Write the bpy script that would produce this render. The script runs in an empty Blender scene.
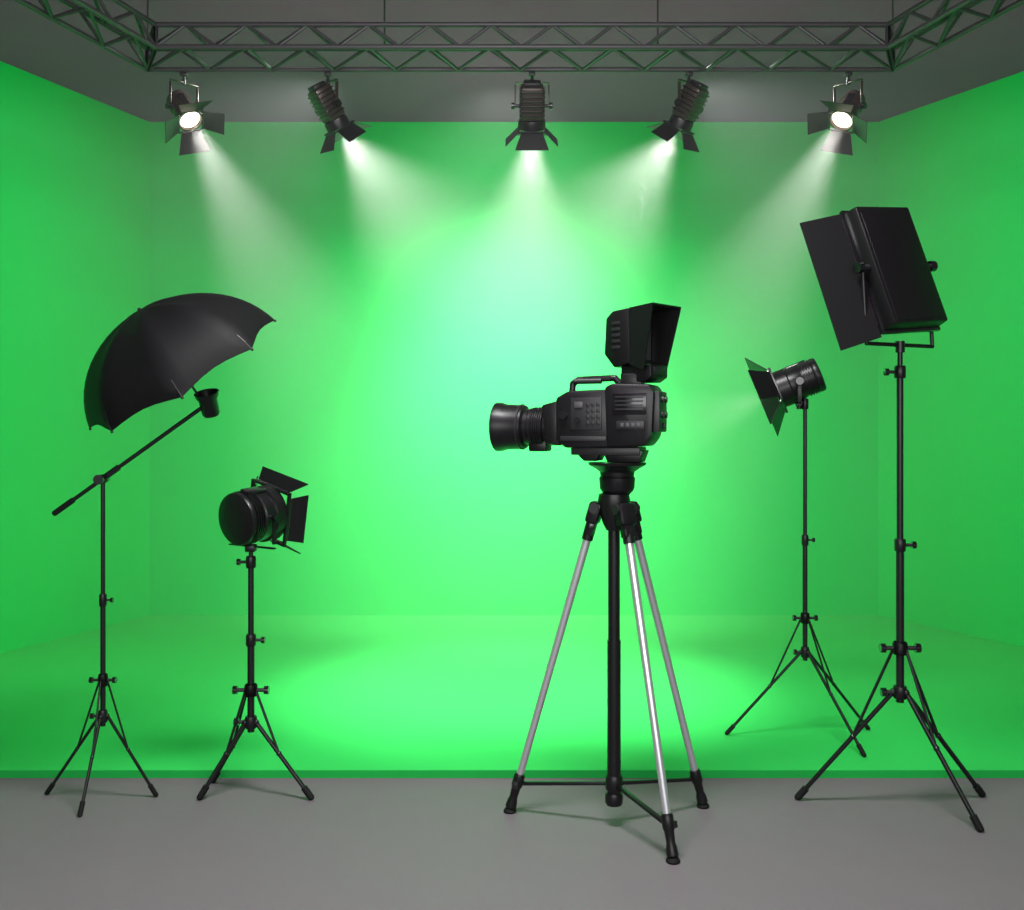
import bpy, bmesh, math
from mathutils import Vector, Matrix, Quaternion
V=Vector
sc=bpy.context.scene
sc.view_settings.view_transform='Standard'
sc.view_settings.look='None'
H=1.5          # camera height above the green stage floor
GZ=-0.035      # level of the grey studio floor in front of the stage
def W(px,py,d): return V(((px-512)/1000*d, d, H-(py-425)/1000*d))
def F(px,py,z=GZ):
    d=(H-z)*1000/(py-425); return V(((px-512)/1000*d,d,z))

# ---------------- materials ----------------
def mat(name,col,rough=0.5,metal=0.0,noise=0.0,nscale=20,bump=0.0,emit=None,es=0,spec=0.5,coat=0):
    m=bpy.data.materials.new(name); m.use_nodes=True
    nt=m.node_tree; b=nt.nodes['Principled BSDF']
    b.inputs['Base Color'].default_value=(*col,1); b.inputs['Roughness'].default_value=rough
    b.inputs['Metallic'].default_value=metal
    b.inputs['Specular IOR Level'].default_value=spec
    b.inputs['Coat Weight'].default_value=coat
    tc=nt.nodes.new('ShaderNodeTexCoord'); n=nt.nodes.new('ShaderNodeTexNoise')
    n.inputs['Scale'].default_value=nscale; n.inputs['Detail'].default_value=4
    nt.links.new(tc.outputs['Object'],n.inputs['Vector'])
    if noise>0:
        mr=nt.nodes.new('ShaderNodeMapRange'); mr.inputs['To Min'].default_value=1-noise; mr.inputs['To Max'].default_value=1+noise
        nt.links.new(n.outputs['Fac'],mr.inputs['Value'])
        mx=nt.nodes.new('ShaderNodeVectorMath'); mx.operation='SCALE'; mx.inputs[0].default_value=col
        nt.links.new(mr.outputs['Result'],mx.inputs['Scale']); nt.links.new(mx.outputs['Vector'],b.inputs['Base Color'])
    if bump>0:
        bp=nt.nodes.new('ShaderNodeBump'); bp.inputs['Strength'].default_value=bump; bp.inputs['Distance'].default_value=0.002
        nt.links.new(n.outputs['Fac'],bp.inputs['Height']); nt.links.new(bp.outputs['Normal'],b.inputs['Normal'])
    if emit:
        b.inputs['Emission Color'].default_value=(*emit,1); b.inputs['Emission Strength'].default_value=es
    return m
M_green=mat('chroma_green_paint',(0.003,0.62,0.095),0.8,noise=0.02,nscale=3,bump=0.05,spec=0.04)
M_gfloor=mat('chroma_green_floor',(0.04,0.63,0.115),0.55,noise=0.02,nscale=3,bump=0.05,spec=0.2)
M_gedge=mat('chroma_green_edge',(0.01,0.42,0.06),0.6,spec=0.2)
M_ceil=mat('ceiling_grey_paint',(0.38,0.12,0.29),0.9,noise=0.03,nscale=5,spec=0.1)
M_floor=mat('grey_concrete_floor',(0.18,0.155,0.172),0.6,noise=0.04,nscale=6,bump=0.1,spec=0.2)
M_gwall=mat('studio_grey_wall',(0.22,0.2,0.21),0.8,noise=0.03,nscale=4)
M_blk=mat('black_plastic',(0.005,0.005,0.0055),0.36,noise=0.15,nscale=60,bump=0.05,spec=.4)
M_blk2=mat('black_gloss',(0.005,0.005,0.006),0.2,coat=0.25)
M_dk=mat('dark_grey_plastic',(0.014,0.014,0.015),0.42,noise=0.1,nscale=60)
M_grey=mat('grey_button',(0.06,0.06,0.062),0.4)
M_rub=mat('black_rubber',(0.004,0.004,0.004),0.7,bump=0.2,nscale=150,spec=.3)
M_fab=mat('black_fabric',(0.004,0.004,0.0045),0.6,bump=0.2,nscale=250,noise=0.2,spec=.2)
M_sil=mat('brushed_aluminium',(0.75,0.76,0.78),0.32,metal=0.8,noise=0.05,nscale=80)
M_truss=mat('truss_steel',(0.07,0.065,0.07),0.42,metal=0.3,noise=0.1,nscale=30,spec=.35)
M_brown=mat('lamp_housing_bronze',(0.05,0.038,0.03),0.3,metal=0.5,noise=0.15,nscale=40)
M_lens=mat('lamp_lens_lit',(1,0.95,0.85),0.2,emit=(1,0.88,0.66),es=3)
M_glass=mat('lens_glass',(0.01,0.012,0.02),0.06,coat=1)
M_scr=mat('dark_screen',(0.012,0.013,0.016),0.12,coat=0.6)

# ---------------- mesh builder ----------------
def basis(axis,up=V((0,0,1))):
    z=axis.normalized()
    if abs(z.dot(up))>0.98: up=V((0,1,0))
    x=up.cross(z).normalized(); y=z.cross(x)
    m=Matrix((x,y,z)).transposed().to_4x4(); return m
class MB:
    def __init__(s,name): s.name=name; s.v=[]; s.f=[]; s.m=[]; s.mats=[]
    def mi(s,mt):
        if mt not in s.mats: s.mats.append(mt)
        return s.mats.index(mt)
    def add(s,vs,fs,mt):
        o=len(s.v); k=s.mi(mt)
        s.v+= [tuple(v) for v in vs]; s.f+=[tuple(i+o for i in f) for f in fs]; s.m+=[k]*len(fs)
    def addbm(s,bm,M,mt):
        bm.verts.index_update()
        s.add([M@v.co for v in bm.verts],[[v.index for v in f.verts] for f in bm.faces],mt); bm.free()
    def tube(s,a,b,r,mt,r2=None,n=16):
        a=V(a);b=V(b); r2=r if r2 is None else r2
        s.lathe([(0,0),(r,0),(r2,(b-a).length),(0,(b-a).length)],a,b-a,mt,n)
    def lathe(s,prof,org,axis,mt,n=28,up=V((0,0,1)),sy=1.0):
        M=basis(V(axis),up); M.translation=V(org)
        vs=[];rings=[]
        for r,t in prof:
            if r<1e-6: rings.append([len(vs)]); vs.append(M@V((0,0,t)))
            else:
                rings.append(list(range(len(vs),len(vs)+n)))
                vs+=[M@V((r*math.cos(2*math.pi*i/n),r*sy*math.sin(2*math.pi*i/n),t)) for i in range(n)]
        fs=[]
        for A,B in zip(rings,rings[1:]):
            for i in range(n):
                j=(i+1)%n
                if len(A)==1 and len(B)==1: break
                if len(A)==1: fs.append((A[0],B[j],B[i]))
                elif len(B)==1: fs.append((A[i],A[j],B[0]))
                else: fs.append((A[i],A[j],B[j],B[i]))
        s.add(vs,fs,mt)
    def box(s,M,size,mt,bev=0.0,seg=2):
        bm=bmesh.new(); bmesh.ops.create_cube(bm,size=1)
        for v in bm.verts: v.co=V((v.co.x*size[0],v.co.y*size[1],v.co.z*size[2]))
        if bev>0: bmesh.ops.bevel(bm,geom=list(bm.edges),offset=bev,segments=seg,affect='EDGES',profile=0.5)
        s.addbm(bm,M,mt)
    def hexa(s,p,mt,bev=0.0):   # 8 points: 4 bottom, 4 top (same winding)
        bm=bmesh.new(); vs=[bm.verts.new(V(q)) for q in p]
        for f in ((3,2,1,0),(4,5,6,7),(0,1,5,4),(1,2,6,5),(2,3,7,6),(3,0,4,7)): bm.faces.new([vs[i] for i in f])
        bmesh.ops.recalc_face_normals(bm,faces=bm.faces)
        if bev>0: bmesh.ops.bevel(bm,geom=list(bm.edges),offset=bev,segments=2,affect='EDGES',profile=0.5)
        s.addbm(bm,Matrix.Identity(4),mt)
    def plate(s,pts,th,mt):
        pts=[V(p) for p in pts]; n=(pts[1]-pts[0]).cross(pts[2]-pts[0]).normalized()*th/2
        s.hexa([p-n for p in pts]+[p+n for p in pts],mt)
    def prism(s,M,poly,w0,w1,mt,bev=0.0):  # poly in local (x,z), extruded along local y
        bm=bmesh.new()
        a=[bm.verts.new(V((x,w0,z))) for x,z in poly]; b=[bm.verts.new(V((x,w1,z))) for x,z in poly]
        bm.faces.new(a); bm.faces.new(b[::-1]); n=len(poly)
        for i in range(n): bm.faces.new((a[i],b[i],b[(i+1)%n],a[(i+1)%n]))
        bmesh.ops.recalc_face_normals(bm,faces=bm.faces)
        if bev>0: bmesh.ops.bevel(bm,geom=list(bm.edges),offset=bev,segments=2,affect='EDGES',profile=0.5)
        s.addbm(bm,M,mt)
    def path(s,pts,r,mt,n=10):
        pts=[V(p) for p in pts]
        for i in range(len(pts)-1): s.tube(pts[i],pts[i+1],r,mt,n=n)
        for p in pts: s.ball(p,r*1.02,mt,n)
    def ball(s,c,r,mt,n=14,sc=(1,1,1)):
        bm=bmesh.new(); bmesh.ops.create_uvsphere(bm,u_segments=n,v_segments=max(6,n//2),radius=r)
        M=Matrix.Translation(V(c))@Matrix.Diagonal((*sc,1)); s.addbm(bm,M,mt)
    def finish(s,base,smooth=True):
        base=V(base); me=bpy.data.meshes.new(s.name)
        me.from_pydata([tuple(V(v)-base) for v in s.v],[],s.f)
        for m in s.mats: me.materials.append(m)
        me.polygons.foreach_set('material_index',s.m)
        bm=bmesh.new(); bm.from_mesh(me); bmesh.ops.recalc_face_normals(bm,faces=bm.faces); bm.to_mesh(me); bm.free()
        if smooth:
            me.polygons.foreach_set('use_smooth',[True]*len(me.polygons)); me.set_sharp_from_angle(angle=math.radians(35))
        me.update()
        o=bpy.data.objects.new(s.name,me); o.location=base; sc.collection.objects.link(o); return o

def I4(loc=(0,0,0)): return Matrix.Translation(V(loc))
def frame(x,y,z,o):
    m=Matrix((V(x),V(y),V(z))).transposed().to_4x4(); m.translation=V(o); return m

# ---------------- room ----------------
CZ=H+0.303*7.89; YB=7.89
YS=(H)*1000/345.0
xl0,xl1=-2.86,-2.86-0.379*(YB-YS); xr0,xr1=2.89,2.89+0.50*(YB-YS)
def slab(name,p1,p2,z0,z1,outn,mt,th=0.1):
    b=MB(name); p1=V((*p1,0));p2=V((*p2,0)); o=V((*outn,0)).normalized()*th
    q=[p1,p2,p2+o,p1+o]
    b.hexa([p+V((0,0,z0)) for p in q]+[p+V((0,0,z1)) for p in q],mt); return b.finish(p1+V((0,0,z0)),False)
slab('wall_back',(xl0-.05,YB),(xr0+.05,YB),GZ,CZ,(0,1),M_green)
slab('wall_left',(xl0,YB),(xl1,YS),GZ,CZ,(-1,-.38),M_green)
slab('wall_right',(xr0,YB),(xr1,YS),GZ,CZ,(1,-.5),M_green)
slab('wall_left_front',(xl1,YS),(xl1,-2.5),GZ,CZ,(-1,0),M_gwall)
slab('wall_right_front',(xr1,YS),(xr1,-2.5),GZ,CZ,(1,0),M_gwall)
b=MB('ceiling'); b.box(I4((0.2,2.7,CZ+.05)),(10.2,10.8,.1),M_ceil); b.finish((0,2.7,CZ),False)
b=MB('floor'); b.box(I4((0.2,2.7,GZ-.05)),(10.2,10.8,.1),M_floor); b.finish((0,2.7,GZ),False)
b=MB('green_stage_floor')
q=[V((xl1,YS,0)),V((xr1,YS,0)),V((xr0,YB,0)),V((xl0,YB,0))]
b.hexa([p+V((0,0,GZ)) for p in q]+[p+V((0,0,-.002)) for p in q],M_gedge)
b.hexa([p+V((0,0,-.0021)) for p in q]+q,M_gfloor); b.finish((0,YS,GZ),False)

# ---------------- truss ----------------
b=MB('lighting_truss')
zb=H+1.95; zt=zb+0.115
def truss(b,A,B,zb,zt,n,rc=.014,rd=.0075):
    o0,i0=V(A[0]),V(A[1]); o1,i1=V(B[0]),V(B[1])
    P=lambda a,c,t,z:V((*(a.lerp(c,t)),z))
    for a,c in ((o0,o1),(i0,i1)):
        for z in (zb,zt): b.tube(P(a,c,0,z),P(a,c,1,z),rc,M_truss,n=12)
    for k in range(n):
        t0,tm,t1=k/n,(k+.5)/n,(k+1)/n
        for z in (zb,zt):
            b.tube(P(o0,o1,t0,z),P(i0,i1,tm,z),rd,M_truss,n=8); b.tube(P(i0,i1,tm,z),P(o0,o1,t1,z),rd,M_truss,n=8)
        for a,c in ((i0,i1),(o0,o1)):
            b.tube(P(a,c,t0,zb),P(a,c,tm,zt),rd,M_truss,n=8); b.tube(P(a,c,tm,zt),P(a,c,t1,zb),rd,M_truss,n=8)
    for t in (0,1):
        b.tube(P(o0,o1,t,zb),P(i0,i1,t,zb),rc,M_truss,n=10); b.tube(P(o0,o1,t,zt),P(i0,i1,t,zt),rc,M_truss,n=10)
        for a,c in ((o0,o1),(i0,i1)): b.tube(P(a,c,t,zb),P(a,c,t,zt),rc,M_truss,n=10)
OL,OR=(-2.0,5.49),(2.09,5.49); IL,IR=(-1.84,5.16),(1.94,5.16)
truss(b,(OL,IL),(OR,IR),zb,zt,12,rd=.009)
s_=.29; yf=0.6
truss(b,(OL,IL),((-2.0-s_*(5.49-yf),yf),(-1.70-s_*(5.49-yf),yf)),zb,zt,14,rd=.009)
truss(b,(OR,IR),((2.09+s_*(5.49-yf),yf),(1.79+s_*(5.49-yf),yf)),zb,zt,14,rd=.009)
for x,y in ((-2.0,5.49),(-0.7,5.49),(0.8,5.49),(2.09,5.49),(-3.41,.6),(3.5,.6),(-2.65,3.25),(2.74,3.25)):
    b.tube((x,y,zt-.01),(x,y,CZ),.005,M_truss,n=8)
b.finish((0,5.3,zb))

# ---------------- lamp heads ----------------
def yokeframe(d,up=V((0,0,1))):
    d=V(d).normalized(); r=d.cross(up).normalized(); u=r.cross(d); return d,r,u
def fresnel(b,c,d,R,L,dl,roll=0,body=M_blk,boxy=False,lens=M_glass,splay=(35,35,35,35),flare=1.0,dw=1.0):
    d,r,u=yokeframe(d); q=Quaternion(d,math.radians(roll)); r=q@r; u=q@u; c=V(c)
    a=c-d*L/2
    if boxy:
        M=frame(r,u,d,c-d*L*.08)
        b.box(M,(R*1.75,R*1.6,L*.72),body,bev=R*.2)
        b.box(frame(r,u,d,c-d*L*.47),(R*1.3,R*1.2,L*.12),M_blk,bev=R*.12)
        for k in range(6):
            b.box(frame(r,u,d,c+d*L*(-.34+.1*k)),(R*1.86,R*1.7,L*.03),M_blk2,bev=R*.02)
        b.lathe([(0,0),(R*.95,0),(R*1.02,L*.06),(R*1.02,L*.2),(R*.9,L*.22),(R*.88,L*.12),(0,L*.12)],c+d*L*.28,d,M_blk)
    else:
        p=[(0,-R*.05),(R*.5,-R*.035),(R*.88,0),(R*.95,L*.02),(R*.98,L*.06),(R*.98,L*.12)]
        for k in range(4):
            t=L*(.16+k*.06); p+=[(R*.93,t),(R*1.0,t+L*.008),(R*1.0,t+L*.03),(R*.93,t+L*.038)]
        p+=[(R*.93,L*.42),(R*.97,L*.45),(R*.97,L*.7),(R*1.05,L*.73),(R*1.05,L),(R*.9,L),(R*.88,L*.9),(0,L*.9)]
        b.lathe(p,a,d,body,40)
        b.box(frame(r,u,d,c-d*L*.02+u*R*.98),(R*.5,R*.16,L*.55),M_blk2,bev=R*.04)
    f=c+d*L*.5
    b.lathe([(R*.87,0),(R*.6,R*.10),(0,R*.18)],f-d*L*.1,d,lens,28)
    s=R*1.0*dw
    for sg in (1,-1):
        b.box(frame(r,u,d,f+u*sg*s),(2*s+R*.1,R*.1,R*.14),M_blk,bev=R*.02)
        b.box(frame(r,u,d,f+r*sg*s),(R*.1,2*s+R*.1,R*.14),M_blk,bev=R*.02)
    for k,(n,t) in enumerate(((u,r),(r,u),(-u,r),(-r,u))):
        sp=math.radians(splay[k]); o=d*math.cos(sp)+n*math.sin(sp)
        h=f+n*s+d*R*.08; w0=s*.82; w1=s*(1.25*flare if k%2==0 else .95*flare)
        b.plate([h-t*w0,h+t*w0,h+t*w1+o*dl,h-t*w1+o*dl],R*.05,M_blk)
        b.tube(h-t*w0,h+t*w0,R*.07,M_blk2,n=8)
def yoke(b,c,ax,R,top,mt=M_blk,r=.006,wide=1.25,flat=True):
    c=V(c);top=V(top);ax=V(ax).normalized(); dn=(top-c); 
    dn=dn-ax*dn.dot(ax); L=dn.length; dn.normalize()
    y=ax.cross(dn)
    for sg in (1,-1):
        p=c+ax*sg*R*wide
        b.box(frame(ax,dn,y,p+dn*(L*.5-R*.1)),(r*1.1,L-R*.15,r*3.2),mt,bev=r*.3)
        b.tube(c+ax*sg*R*.85,p+ax*sg*r*2.2,r*1.6,M_dk); b.tube(p+ax*sg*r*.5,p+ax*sg*r*3.5,r*3,M_blk2)
        b.box(frame((ax*sg).normalized(),dn,y*sg,c+ax*sg*R*wide*.5+dn*(L-r*.5)),(R*wide+r,r*1.1,r*3.2),mt,bev=r*.3)
    b.tube(c+dn*(L-r*2),c+dn*(L+r*2.5),r*2,M_dk)

# truss spotlights
TY=5.49
def truss_light(cx,cy,d,R,L,dl,body,boxy,lens,roll=0,splay=(35,)*4,dw=1.0,flare=1.0):
    b=MB('stage_spotlight'); c=W(cx,cy,TY)
    zc_=zb-.0145
    b.box(I4((c.x,TY,zc_-.012)),(.035,.05,.024),M_dk,bev=.005)
    b.tube((c.x,TY,zb-.08),(c.x,TY,zc_-.012),.008,M_dk)
    dd,r,u=yokeframe(d); 
    hz=V((r.x,r.y,0)).normalized()
    yoke(b,c,hz,R,V((c.x,TY,zb-.07)),mt=M_brown,r=.006)
    fresnel(b,c,d,R,L,dl,roll,body,boxy,lens,splay,dw=dw,flare=flare)
    return b.finish((c.x,TY,zc_)),c
truss_light(184,110,(.50,-.42,-.72),.066,.20,.115,M_brown,False,M_lens,roll=25,splay=(58,)*4,flare=1.1)
truss_light(328,107,(.42,.42,-.78),.066,.25,.10,M_brown,True,M_glass,roll=10,splay=(48,)*4)
truss_light(532,106,(0,.50,-.80),.074,.25,.10,M_brown,True,M_glass,splay=(45,)*4)
truss_light(689,106,(-.36,.42,-.78),.066,.25,.10,M_brown,True,M_glass,roll=-10,splay=(48,)*4)
truss_light(848,110,(-.50,-.42,-.72),.066,.20,.115,M_brown,False,M_lens,roll=-25,splay=(58,)*4,flare=1.1)

# ---------------- light stand ----------------
def stand(b,c,gz,ztop,feet,zlow,zup,r=.011,joints=()):
    c=V((c[0],c[1],0)); P=lambda z:V((c.x,c.y,z))
    zs=sorted([zlow-.04]+list(joints)+[ztop])
    for i in range(len(zs)-1):
        b.tube(P(zs[i]),P(zs[i+1]),r*(1.0-.17*i),M_blk,n=18)
    def collar(z,rr,side=1):
        b.lathe([(0,-.025),(rr,-.025),(rr*1.15,-.02),(rr*1.15,.018),(rr,.025),(0,.025)],P(z),(0,0,1),M_blk,20)
        b.tube(P(z),P(z)+V((side*rr*2.6,0,0)),rr*.35,M_dk,n=10)
        b.lathe([(0,0),(rr*.75,0),(rr*.75,rr*.8),(0,rr*.8)],P(z)+V((side*rr*2.4,0,0)),(side,0,0),M_blk2,12)
    for i,z in enumerate(joints): collar(z,r*1.25,1 if i%2==0 else -1)
    collar(zlow,r*1.5,-1); collar(zup,r*1.6,1); collar(zup,r*1.6,-1)
    for f in feet:
        f=V((f[0],f[1],gz)); dr=(f-c); dr.z=0; dr.normalize()
        top=P(zlow)+dr*r*1.6; foot=f+V((0,0,r*.8))
        b.tube(top,foot,r*.62,M_blk,n=12)
        b.ball(top,r*.9,M_blk,12)
        ax=(foot-top).normalized()
        b.tube(foot-ax*.05,foot,r*.95,M_rub,n=12); b.ball(foot,r*.98,M_rub,12,sc=(1,1,.8))
        m=top.lerp(foot,.42); b.tube(P(zup)+dr*r*1.5,m,r*.4,M_blk,n=8); b.ball(m,r*.8,M_blk2,10)

# --- umbrella light
fe=[F(47,795),F(156,797),F(80,817)]
cyy=fe[0].lerp(fe[1],.5).lerp(fe[2],.33).y; k=cyy/1000
zz=lambda y,d:H-(y-425)/1000*d
cx=(103-512)*k
b=MB('umbrella_studio_light')
stand(b,(cx,cyy),GZ,zz(478,cyy),fe,zz(716,cyy),zz(680,cyy),.0105,(zz(600,cyy),))
J=W(103,479,cyy)
b.ball(J,.02,M_blk); b.tube(J+V((0,-.035,0)),J+V((0,.035,0)),.014,M_blk2); b.tube(J+V((0,-.05,0)),J+V((0,-.035,0)),.02,M_dk)
a0=W(55,513,cyy); a1=W(207,404,cyy)
b.tube(a0,a1,.0085,M_blk); b.ball(a0,.012,M_rub); b.tube(a0,a0.lerp(a1,.12),.012,M_rub)
b.tube(a0.lerp(a1,.30),a0.lerp(a1,.42),.013,M_blk2)
A=V((-.45,-.36,.81)).normalized()
cen=W(183,373,cyy)
Rm=.425; Dp=.30; NR=8; sub=6; NP=14
r_=A.orthogonal().normalized(); u_=A.cross(r_)
vs=[];fs=[]
nth=NR*sub
for j in range(NP+1):
    rho=j/NP
    for i in range(nth):
        th=2*math.pi*(i/nth)+.25; g=(i%sub)/sub; sc_=math.sin(math.pi*g)
        rr=Rm*math.sin(rho*math.radians(78))/math.sin(math.radians(78))*(1-.085*sc_*rho)
        hh=Dp*(math.cos(rho*math.radians(78))-math.cos(math.radians(78)))/(1-math.cos(math.radians(78)))
        hh+= -0.012*sc_*math.sin(rho*math.pi)+.022*sc_*rho**3
        vs.append(cen+r_*rr*math.cos(th)+u_*rr*math.sin(th)+A*hh)
for j in range(NP):
    for i in range(nth):
        i2=(i+1)%nth; fs.append((j*nth+i,j*nth+i2,(j+1)*nth+i2,(j+1)*nth+i))
b.add(vs,fs,M_fab)
vs2=[v-A*.004 for v in vs]; b.add(vs2,fs,M_fab)
for kx in range(NR):
    pts=[V(vs[j*nth+kx*sub])-A*.006 for j in range(NP+1)]
    for p,q in zip(pts,pts[1:]): b.tube(p,q,.0028,M_dk,n=6)
    b.ball(pts[-1],.006,M_dk,8)
    b.tube(pts[7],cen+A*Dp*.35,.0022,M_dk,n=6)
b.tube(cen+A*(Dp+.008),cen-A*.12,.005,M_dk,n=10); b.ball(cen+A*(Dp+.001),.008,M_blk)
hd=W(209,404,cyy)
b.tube(cen-A*.12,hd,.006,M_dk)
b.lathe([(0,-.05),(.03,-.05),(.036,-.04),(.038,.02),(.045,.03),(.05,.05),(.046,.05),(.03,.02),(0,.02)],hd,A+V((.35,0,.1)),M_blk)
b.finish((cx,cyy,GZ))

# --- left fresnel on stand
fe=[F(200,800),F(311,800),F(213,783)]
cyy=(fe[0].y+fe[1].y)/2+.06; cx=(251-512)*cyy/1000
b=MB('fresnel_studio_light')
stand(b,(cx,cyy),GZ,zz(548,cyy),fe,zz(722,cyy),zz(690,cyy),.0145,(zz(640,cyy),zz(562,cyy)))
hc=W(252,516,cyy); d=V((.56,.80,.09)).normalized()
dd,r,u=yokeframe(d); hz=V((r.x,r.y,0)).normalized()
fresnel(b,hc,d,.112,.18,.076,roll=14,splay=(34,24,34,40))
yt=W(253,547,cyy)
yoke(b,hc,hz,.112,V((hc.x,hc.y,yt.z)),r=.006,wide=1.2)
b.tube(V((cx,cyy,zz(549,cyy))),V((hc.x,hc.y,yt.z)),.012,M_blk); b.box(I4(V((cx,cyy,zz(548,cyy)))),(.045,.04,.03),M_blk,bev=.006)
b.finish((cx,cyy,GZ))

# --- right rear spotlight on stand (on the green stage)
fe=[F(727,735,0),F(864,757,0),F(868,730,0)]
cyy=4.78; cx=(805-512)*cyy/1000
b=MB('fresnel_studio_light')
stand(b,(cx,cyy),0,zz(398,cyy),fe,zz(652,cyy),zz(618,cyy),.0115,(zz(540,cyy),zz(404,cyy)))
hc=W(799,382,cyy); d=V((-.86,.22,-.36)).normalized()
fresnel(b,hc,d,.085,.21,.12,roll=22,splay=(50,44,50,44))
dd,r,u=yokeframe(d); hz=V((r.x,r.y,0)).normalized()
yoke(b,hc,hz,.085,hc-V((0,0,.115)),r=.006)
b.tube((cx,cyy,zz(400,cyy)),hc-V((0,0,.112)),.010,M_blk)
b.finish((cx,cyy,0))
C_head,C_dir=hc,d

# --- panel light, right front
fe=[F(798,800),F(980,832),F(982,797)]
cyy=3.97; cx=(900-512)*cyy/1000
b=MB('softbox_panel_light')
stand(b,(cx,cyy),GZ,zz(348,cyy),fe,zz(692,cyy),zz(648,cyy),.0155,(zz(545,cyy),zz(372,cyy)))
t=math.radians(19); al=math.radians(66)
Fh=V((-math.cos(al),math.sin(al),0)); Z=V((0,0,1))
Fd=Fh*math.cos(t)-Z*math.sin(t); U=Fh*math.sin(t)+Z*math.cos(t)
U=Quaternion(Fd,math.radians(-5))@U; R=Fd.cross(U).normalized()
pc=W(896,267,cyy)
w,h,dp=.295,.515,.07
M=frame(R,U,-Fd,pc)
bk=[(-w/2,-h/2),(w/2,-h/2),(w/2,h/2),(-w/2,h/2)]
P=lambda x,y,z:M@V((x,y,z))
b.hexa([P(x*1.0,y*1.0,-dp/2) for x,y in bk]+[P(x*.97,y*.98,dp/2) for x,y in bk],M_blk,bev=.008)
b.box(M@I4((0,0,-dp/2)),(w+.02,h+.02,.02),M_blk2,bev=.004)
b.box(M@I4((0,0,-dp/2-.012)),(w-.02,h-.02,.006),M_grey)
b.box(M@I4((0,-.01,dp/2)),(w*.88,h*.9,.006),M_blk,bev=.003)
for sg in (-1,1):
    e=P(sg*(w/2+.008),0,-dp/2-.005); o=(Fd*.32-R*.8).normalized() if sg<0 else (Fd*1-R*.15).normalized()
    fl=.172 if sg<0 else .05
    b.plate([e-U*h*(.54 if sg<0 else .48),e+U*h*.5,e+U*h*.49+o*fl,e-U*h*(.58 if sg<0 else .48)+o*fl],.005,M_fab)
    b.tube(e-U*h*.45,e+U*h*.45,.006,M_blk2)
bz=zz(345,cyy)
bot=V((cx,cyy,bz))
Rh=V((R.x,R.y,0)).normalized(); pv=pc
for sg in (-1,1):
    p=pv+R*sg*(w/2+.03); q=bot+Rh*sg*(w/2+.03)
    b.path([p,q],.008,M_blk,n=12); b.path([q,bot],.008,M_blk)
    b.tube(p-R*sg*.03,p+R*sg*.02,.012,M_dk); b.tube(p+R*sg*.008,p+R*sg*.03,.022,M_blk2)
b.tube(bot-V((0,0,.03)),bot+V((0,0,.015)),.018,M_blk)
b.finish((cx,cyy,GZ))

# ---------------- tripod ----------------
fe=[F(510,812),F(703,807),F(673,862)]
ty=3.83; tx=(614-512)*ty/1000; kk=ty/1000
b=MB('camera_tripod')
zc=lambda y:zz(y,ty)
colb,colt=V((tx,ty,zc(803))),V((tx,ty,zc(500)))
b.tube(colb,V((tx,ty,zc(640))),.026,M_blk); b.tube(V((tx,ty,zc(660))),colt,.0225,M_blk)
b.lathe([(0,0),(.03,0),(.034,.01),(.034,.035),(.03,.045),(0,.045)],colb-V((0,0,.005)),(0,0,1),M_blk)
b.lathe([(.03,0),(.033,.006),(.033,.05),(.027,.06)],V((tx,ty,zc(790))),(0,0,1),M_blk)
b.lathe([(0,zc(530)),(.03,zc(530)),(.045,zc(522)),(.055,zc(512)),(.062,zc(500)),(.058,zc(494)),(.03,zc(491)),(0,zc(491))],(tx,ty,0),(0,0,1),M_blk)
for f in fe:
    c=V((tx,ty,0)); dr=(f-c); dr.z=0; dr.normalize(); sd=V((-dr.y,dr.x,0))
    top=V((tx,ty,zc(508)))+dr*.07; ft=f+V((0,0,.012)); ax=(ft-top).normalized()
    nn=sd.cross(ax)
    b.box(frame(sd,ax,nn,top+ax*.02),(.075,.085,.05),M_blk,bev=.012)
    b.tube(top-sd*.045,top+sd*.045,.02,M_dk)
    b.box(frame(sd,ax,nn,top+ax*.08),(.05,.06,.04),M_blk2,bev=.01)
    Lg=(ft-top).length
    p1=top+ax*.10; p2=top+ax*(Lg-.14)
    b.tube(p1,p2,.0165,M_sil,r2=.0145,n=24)
    b.tube(top+ax*.095,top+ax*.13,.022,M_blk)
    b.lathe([(0,0),(.018,0),(.022,.008),(.022,.05),(.018,.06),(.016,.10),(.02,.115),(.022,.14),(.014,.15),(0,.15)],p2-ax*.012,ax,M_blk)
    b.box(frame(sd,ax,nn,p2+ax*.03+sd*.02),(.03,.025,.02),M_dk,bev=.004)
    b.lathe([(0,0),(.024,0),(.026,.006),(.02,.016),(.01,.022),(0,.022)],f,(0,0,1),M_rub)
    e=p2+ax*.03; s0=V((tx,ty,zc(783)))
    ex=(e-s0).normalized(); ey=ex.cross(V((0,0,1))).normalized()
    b.box(frame(ex,ey,ex.cross(ey),(e+s0)/2),((e-s0).length,.018,.014),M_blk,bev=.003)
# fluid head
b.lathe([(0,zc(495)),(.045,zc(495)),(.060,zc(491)),(.066,zc(488)),(.069,zc(478)),(.064,zc(476)),(.066,zc(472)),(.080,zc(469)),(.108,zc(465)),(.112,zc(462.5)),(0,zc(462.5))],(tx+.012,ty,0),(0,0,1),M_blk,36)
b.finish((tx,ty,GZ))

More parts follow.
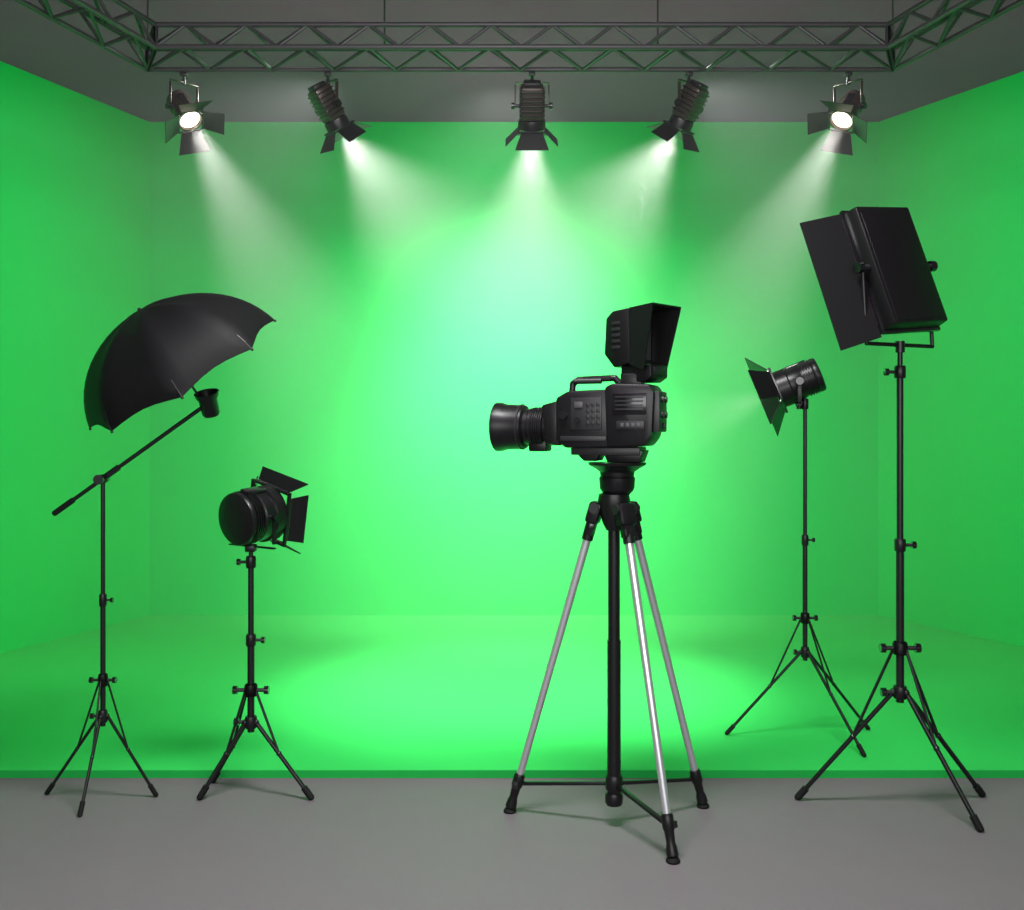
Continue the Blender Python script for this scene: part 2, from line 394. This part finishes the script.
# ---------------- video camera ----------------
b=MB('video_camera')
ya=math.radians(20); ca=math.cos(ya)
Fv=V((-ca,math.sin(ya),0)); Sv=V((-math.sin(ya),-ca,0))
O=V(((618-512)*kk,ty,H))
CM=frame(Fv,Sv,V((0,0,1)),O)
X=lambda px:(618-px)*kk/ca
Zp=lambda py:-(py-425)*kk
def cb(x0,x1,y0,y1,s0,s1,mt,bev=.006):
    b.box(CM@I4(((X(x0)+X(x1))/2,(s0+s1)/2,(Zp(y0)+Zp(y1))/2)),(abs(X(x0)-X(x1)),abs(s1-s0),abs(Zp(y0)-Zp(y1))),mt,bev=bev)
def cp(poly,s0,s1,mt,bev=.005): b.prism(CM,[(X(x),Zp(y)) for x,y in poly],s0,s1,mt,bev)
cb(576,642,447,455,-.06,.06,M_dk,.004)
cp([(563,398),(575,391),(612,390),(616,447),(572,448),(563,440)],-.085,.085,M_blk,.01)
cp([(548,405),(566,400),(566,446),(552,444)],-.075,.075,M_blk,.008)
cp([(610,388),(618,384),(652,385),(657,392),(655,436),(648,446),(612,447)],-.09,.09,M_blk,.012)
cb(652,661,392,432,-.07,.07,M_dk,.006)
cp([(606,450),(645,450),(641,462),(611,462)],-.055,.055,M_blk,.004)
cp([(575,448),(606,448),(600,461),(588,461)],-.05,.05,M_blk,.004)
cb(578,608,398,430,.083,.091,M_dk,.003); cb(582,590,402,408,.09,.095,M_grey,.001)
for i in range(3):
    for j in range(4): cb(593+i*5,596.5+i*5,403+j*6,406.5+j*6,.09,.095,M_dk,.001)
b.tube(CM@V((X(571),.08,Zp(415))),CM@V((X(571),.1,Zp(415))),.016,M_blk2); b.tube(CM@V((X(585),.09,Zp(420))),CM@V((X(585),.1,Zp(420))),.011,M_blk2)
cb(618,650,394,415,.088,.095,M_blk2,.003); cb(622,648,421,429,.088,.096,M_dk,.002)
for j in range(4): cb(621,647,397+j*4,398.5+j*4,.094,.098,M_dk,.0005)
for j in range(4): cb(626+j*5,629+j*5,423,427,.095,.098,M_grey,.0005)
cb(568,612,436,441,.083,.09,M_dk,.002)
for (yy,ss) in ((400,.03),(400,-.03),(415,.03),(415,-.03),(426,0)):
    b.tube(CM@V((X(660),ss,Zp(yy))),CM@V((X(663),ss,Zp(yy))),.012,M_dk)
hy=379
b.path([CM@V((X(573),0,Zp(393))),CM@V((X(574),0,Zp(383))),CM@V((X(580),0,Zp(hy))),CM@V((X(615),0,Zp(hy-1))),CM@V((X(624),0,Zp(388)))],.0125,M_blk,14)
cb(584,612,376,381,-.016,.016,M_rub,.005)
b.tube(CM@V((X(577),.03,Zp(381))),CM@V((X(604),.03,Zp(381))),.011,M_dk)
lc=427
def ln(px): return X(px+7)
prof=[(0,ln(556)),(.070,ln(556)),(.073,ln(550)),(.073,ln(546)),(.066,ln(545)),(.066,ln(541)),(.075,ln(540))]
for q_ in range(5): prof+=[(.075,ln(539-q_*2.2)),(.078,ln(538.4-q_*2.2)),(.078,ln(537.6-q_*2.2)),(.075,ln(537-q_*2.2))]
prof+=[(.075,ln(526)),(.072,ln(525)),(.072,ln(521)),(.085,ln(519)),(.088,ln(512)),(.090,ln(500)),(.096,ln(496)),(.0975,ln(490)),(.092,ln(490)),(.078,ln(504)),(.070,ln(510)),(0,ln(510))]
def lathe_local(prof,y,s,mt,n=48):
    b.lathe(prof,CM@V((0,s,Zp(y))),Fv,mt,n)
lathe_local(prof,lc,0,M_blk)
lathe_local([(.069,ln(509)),(.05,ln(506)),(.0,ln(504))],lc,0,M_glass)
lathe_local([(.0875,ln(517)),(.0905,ln(516.5)),(.0905,ln(515)),(.0875,ln(514.5))],lc,0,M_dk)
cb(532,550,440,452,-.04,.04,M_blk,.008)
# viewfinder monitor (turned so its hooded screen faces the operator behind)
cb(622,642,374,388,-.03,.03,M_blk,.004)
yb_=math.radians(42); Fm=V((-math.cos(yb_),math.sin(yb_),0)); Sm=V((-math.sin(yb_),-math.cos(yb_),0))
MM=frame(Fm,Sm,V((0,0,1)),V(((641-512)*kk,ty,H-.015)))
def mp(poly,s0,s1,mt,bev): b.prism(MM,[(x*kk,Zp(y)) for x,y in poly],s0*kk,s1*kk,mt,bev)
mp([(30,314),(22,307),(2,305),(0,360),(20,364),(32,350)],-19,19,M_blk,.008)
mp([(14,362),(-22,362),(-22,374),(-14,379),(8,379),(14,372)],-15,15,M_blk,.006)
mp([(-21.5,364),(-22.6,364),(-22.6,371),(-21.5,371)],-10,10,M_dk,.0008)
for j in range(5): mp([(12,318+j*6),(22,318+j*6),(22,321+j*6),(12,321+j*6)],17,19.8,M_dk,.0008)
i0=[V((1*kk,s*kk,Zp(y))) for s,y in ((-19,306),(19,306),(18,361),(-18,361))]
o0=[V((-31*kk,-25*kk,Zp(304))),V((-31*kk,25*kk,Zp(304))),V((-17*kk,20*kk,Zp(367))),V((-17*kk,-20*kk,Zp(367)))]
for k_ in range(4):
    l=(k_+1)%4
    b.plate([MM@i0[k_],MM@i0[l],MM@o0[l],MM@o0[k_]],.006,M_blk)
mp([(1,312),(-1.5,312),(-1.5,356),(1,356)],-16,16,M_scr,.002)
b.finish(O+V((0,0,Zp(462))))

# ---------------- haze, lights ----------------
hz_=MB('stage_haze')
q=[V((xl1+.35,YS+.35,0)),V((xr1-.35,YS+.35,0)),V((xr0-.06,YB-.03,0)),V((xl0+.06,YB-.03,0))]
M_h=bpy.data.materials.new('haze'); M_h.use_nodes=True; nt=M_h.node_tree; nt.nodes.clear()
o=nt.nodes.new('ShaderNodeOutputMaterial'); v=nt.nodes.new('ShaderNodeVolumeScatter'); v.inputs['Density'].default_value=.054; v.inputs['Color'].default_value=(1,1,1,1)
v.inputs['Anisotropy'].default_value=0.0
nt.links.new(v.outputs[0],o.inputs['Volume'])
hz_.hexa([p+V((0,0,.01)) for p in q]+[p+V((0,0,zb-.03)) for p in q],M_h); hz_.finish((0,YS,0),False)

def spot(name,loc,tgt,power,ang,blend=.6,col=(1,1,1),rad=.04):
    l=bpy.data.lights.new(name,'SPOT'); l.energy=power; l.spot_size=math.radians(ang); l.spot_blend=blend; l.color=col; l.shadow_soft_size=rad
    o=bpy.data.objects.new(name,l); o.location=loc; o.rotation_euler=(V(tgt)-V(loc)).to_track_quat('-Z','Y').to_euler(); sc.collection.objects.link(o); return o
def area(name,loc,tgt,power,sx,sy,col=(1,1,1)):
    l=bpy.data.lights.new(name,'AREA'); l.shape='RECTANGLE'; l.size=sx; l.size_y=sy; l.energy=power; l.color=col
    o=bpy.data.objects.new(name,l); o.location=loc; o.rotation_euler=(V(tgt)-V(loc)).to_track_quat('-Z','Y').to_euler(); sc.collection.objects.link(o); return o
def head(cx,cy,d,L): return W(cx,cy,TY)+V(d).normalized()*(L*.5+.05)
wc=(1,.985,.91)
spot('spot_beam',head(184,110,(.50,-.42,-.72),.2),(-0.15,5.75,0),620,50,1,wc)
spot('spot_beam',head(328,107,(.42,.42,-.78),.25),(.3,7.89,1.7),620,68,1,wc)
spot('spot_beam',head(532,106,(0,.5,-.8),.25),(0.0,7.6,1.0),600,68,1,wc)
spot('spot_beam',head(689,106,(-.36,.42,-.78),.25),(-.3,7.89,1.7),620,68,1,wc)
spot('spot_beam',head(848,110,(-.50,-.42,-.72),.2),(0.2,5.75,0),620,50,1,wc)
spot('spot_beam',C_head+C_dir*.17,C_head+C_dir*2,60,60,.9,wc)
zw=zt+.03
spot('added_wall_wash',(-.05,5.62,zw),(-.05,7.89,2.2),120,110,1,(1,1,1),.08)  # added spots without fixtures, these three brighten the back and side walls
spot('added_wall_wash',(-1.0,5.62,zw),(-3.5,6.4,1.3),125,118,1,(1,1,1),.08)
spot('added_wall_wash',(1.0,5.62,zw),(3.6,6.4,1.3),125,118,1,(1,1,1),.08)
area('added_ceiling_fill',(0,2.9,CZ-.06),(0,2.9,0),145,1.2,.6)  # added overhead fill, no fixture here, lifts grey floor and stands
area('added_front_fill',(0,-1.5,2.2),(0,6,3.2),160,5,2)  # added unseen fill behind the camera for ceiling and front objects
w_=bpy.data.worlds.new('World'); sc.world=w_; w_.use_nodes=True
w_.node_tree.nodes['Background'].inputs[0].default_value=(.8,.85,.9,1); w_.node_tree.nodes['Background'].inputs[1].default_value=.5

cam=bpy.data.cameras.new('camera'); cam.sensor_width=36; cam.sensor_fit='HORIZONTAL'; cam.lens=36*1000/1024
cam.shift_y=-30/1024; cam.clip_start=.05
co=bpy.data.objects.new('camera',cam); co.location=(0,0,H); co.rotation_euler=(math.pi/2,0,0); sc.collection.objects.link(co); sc.camera=co
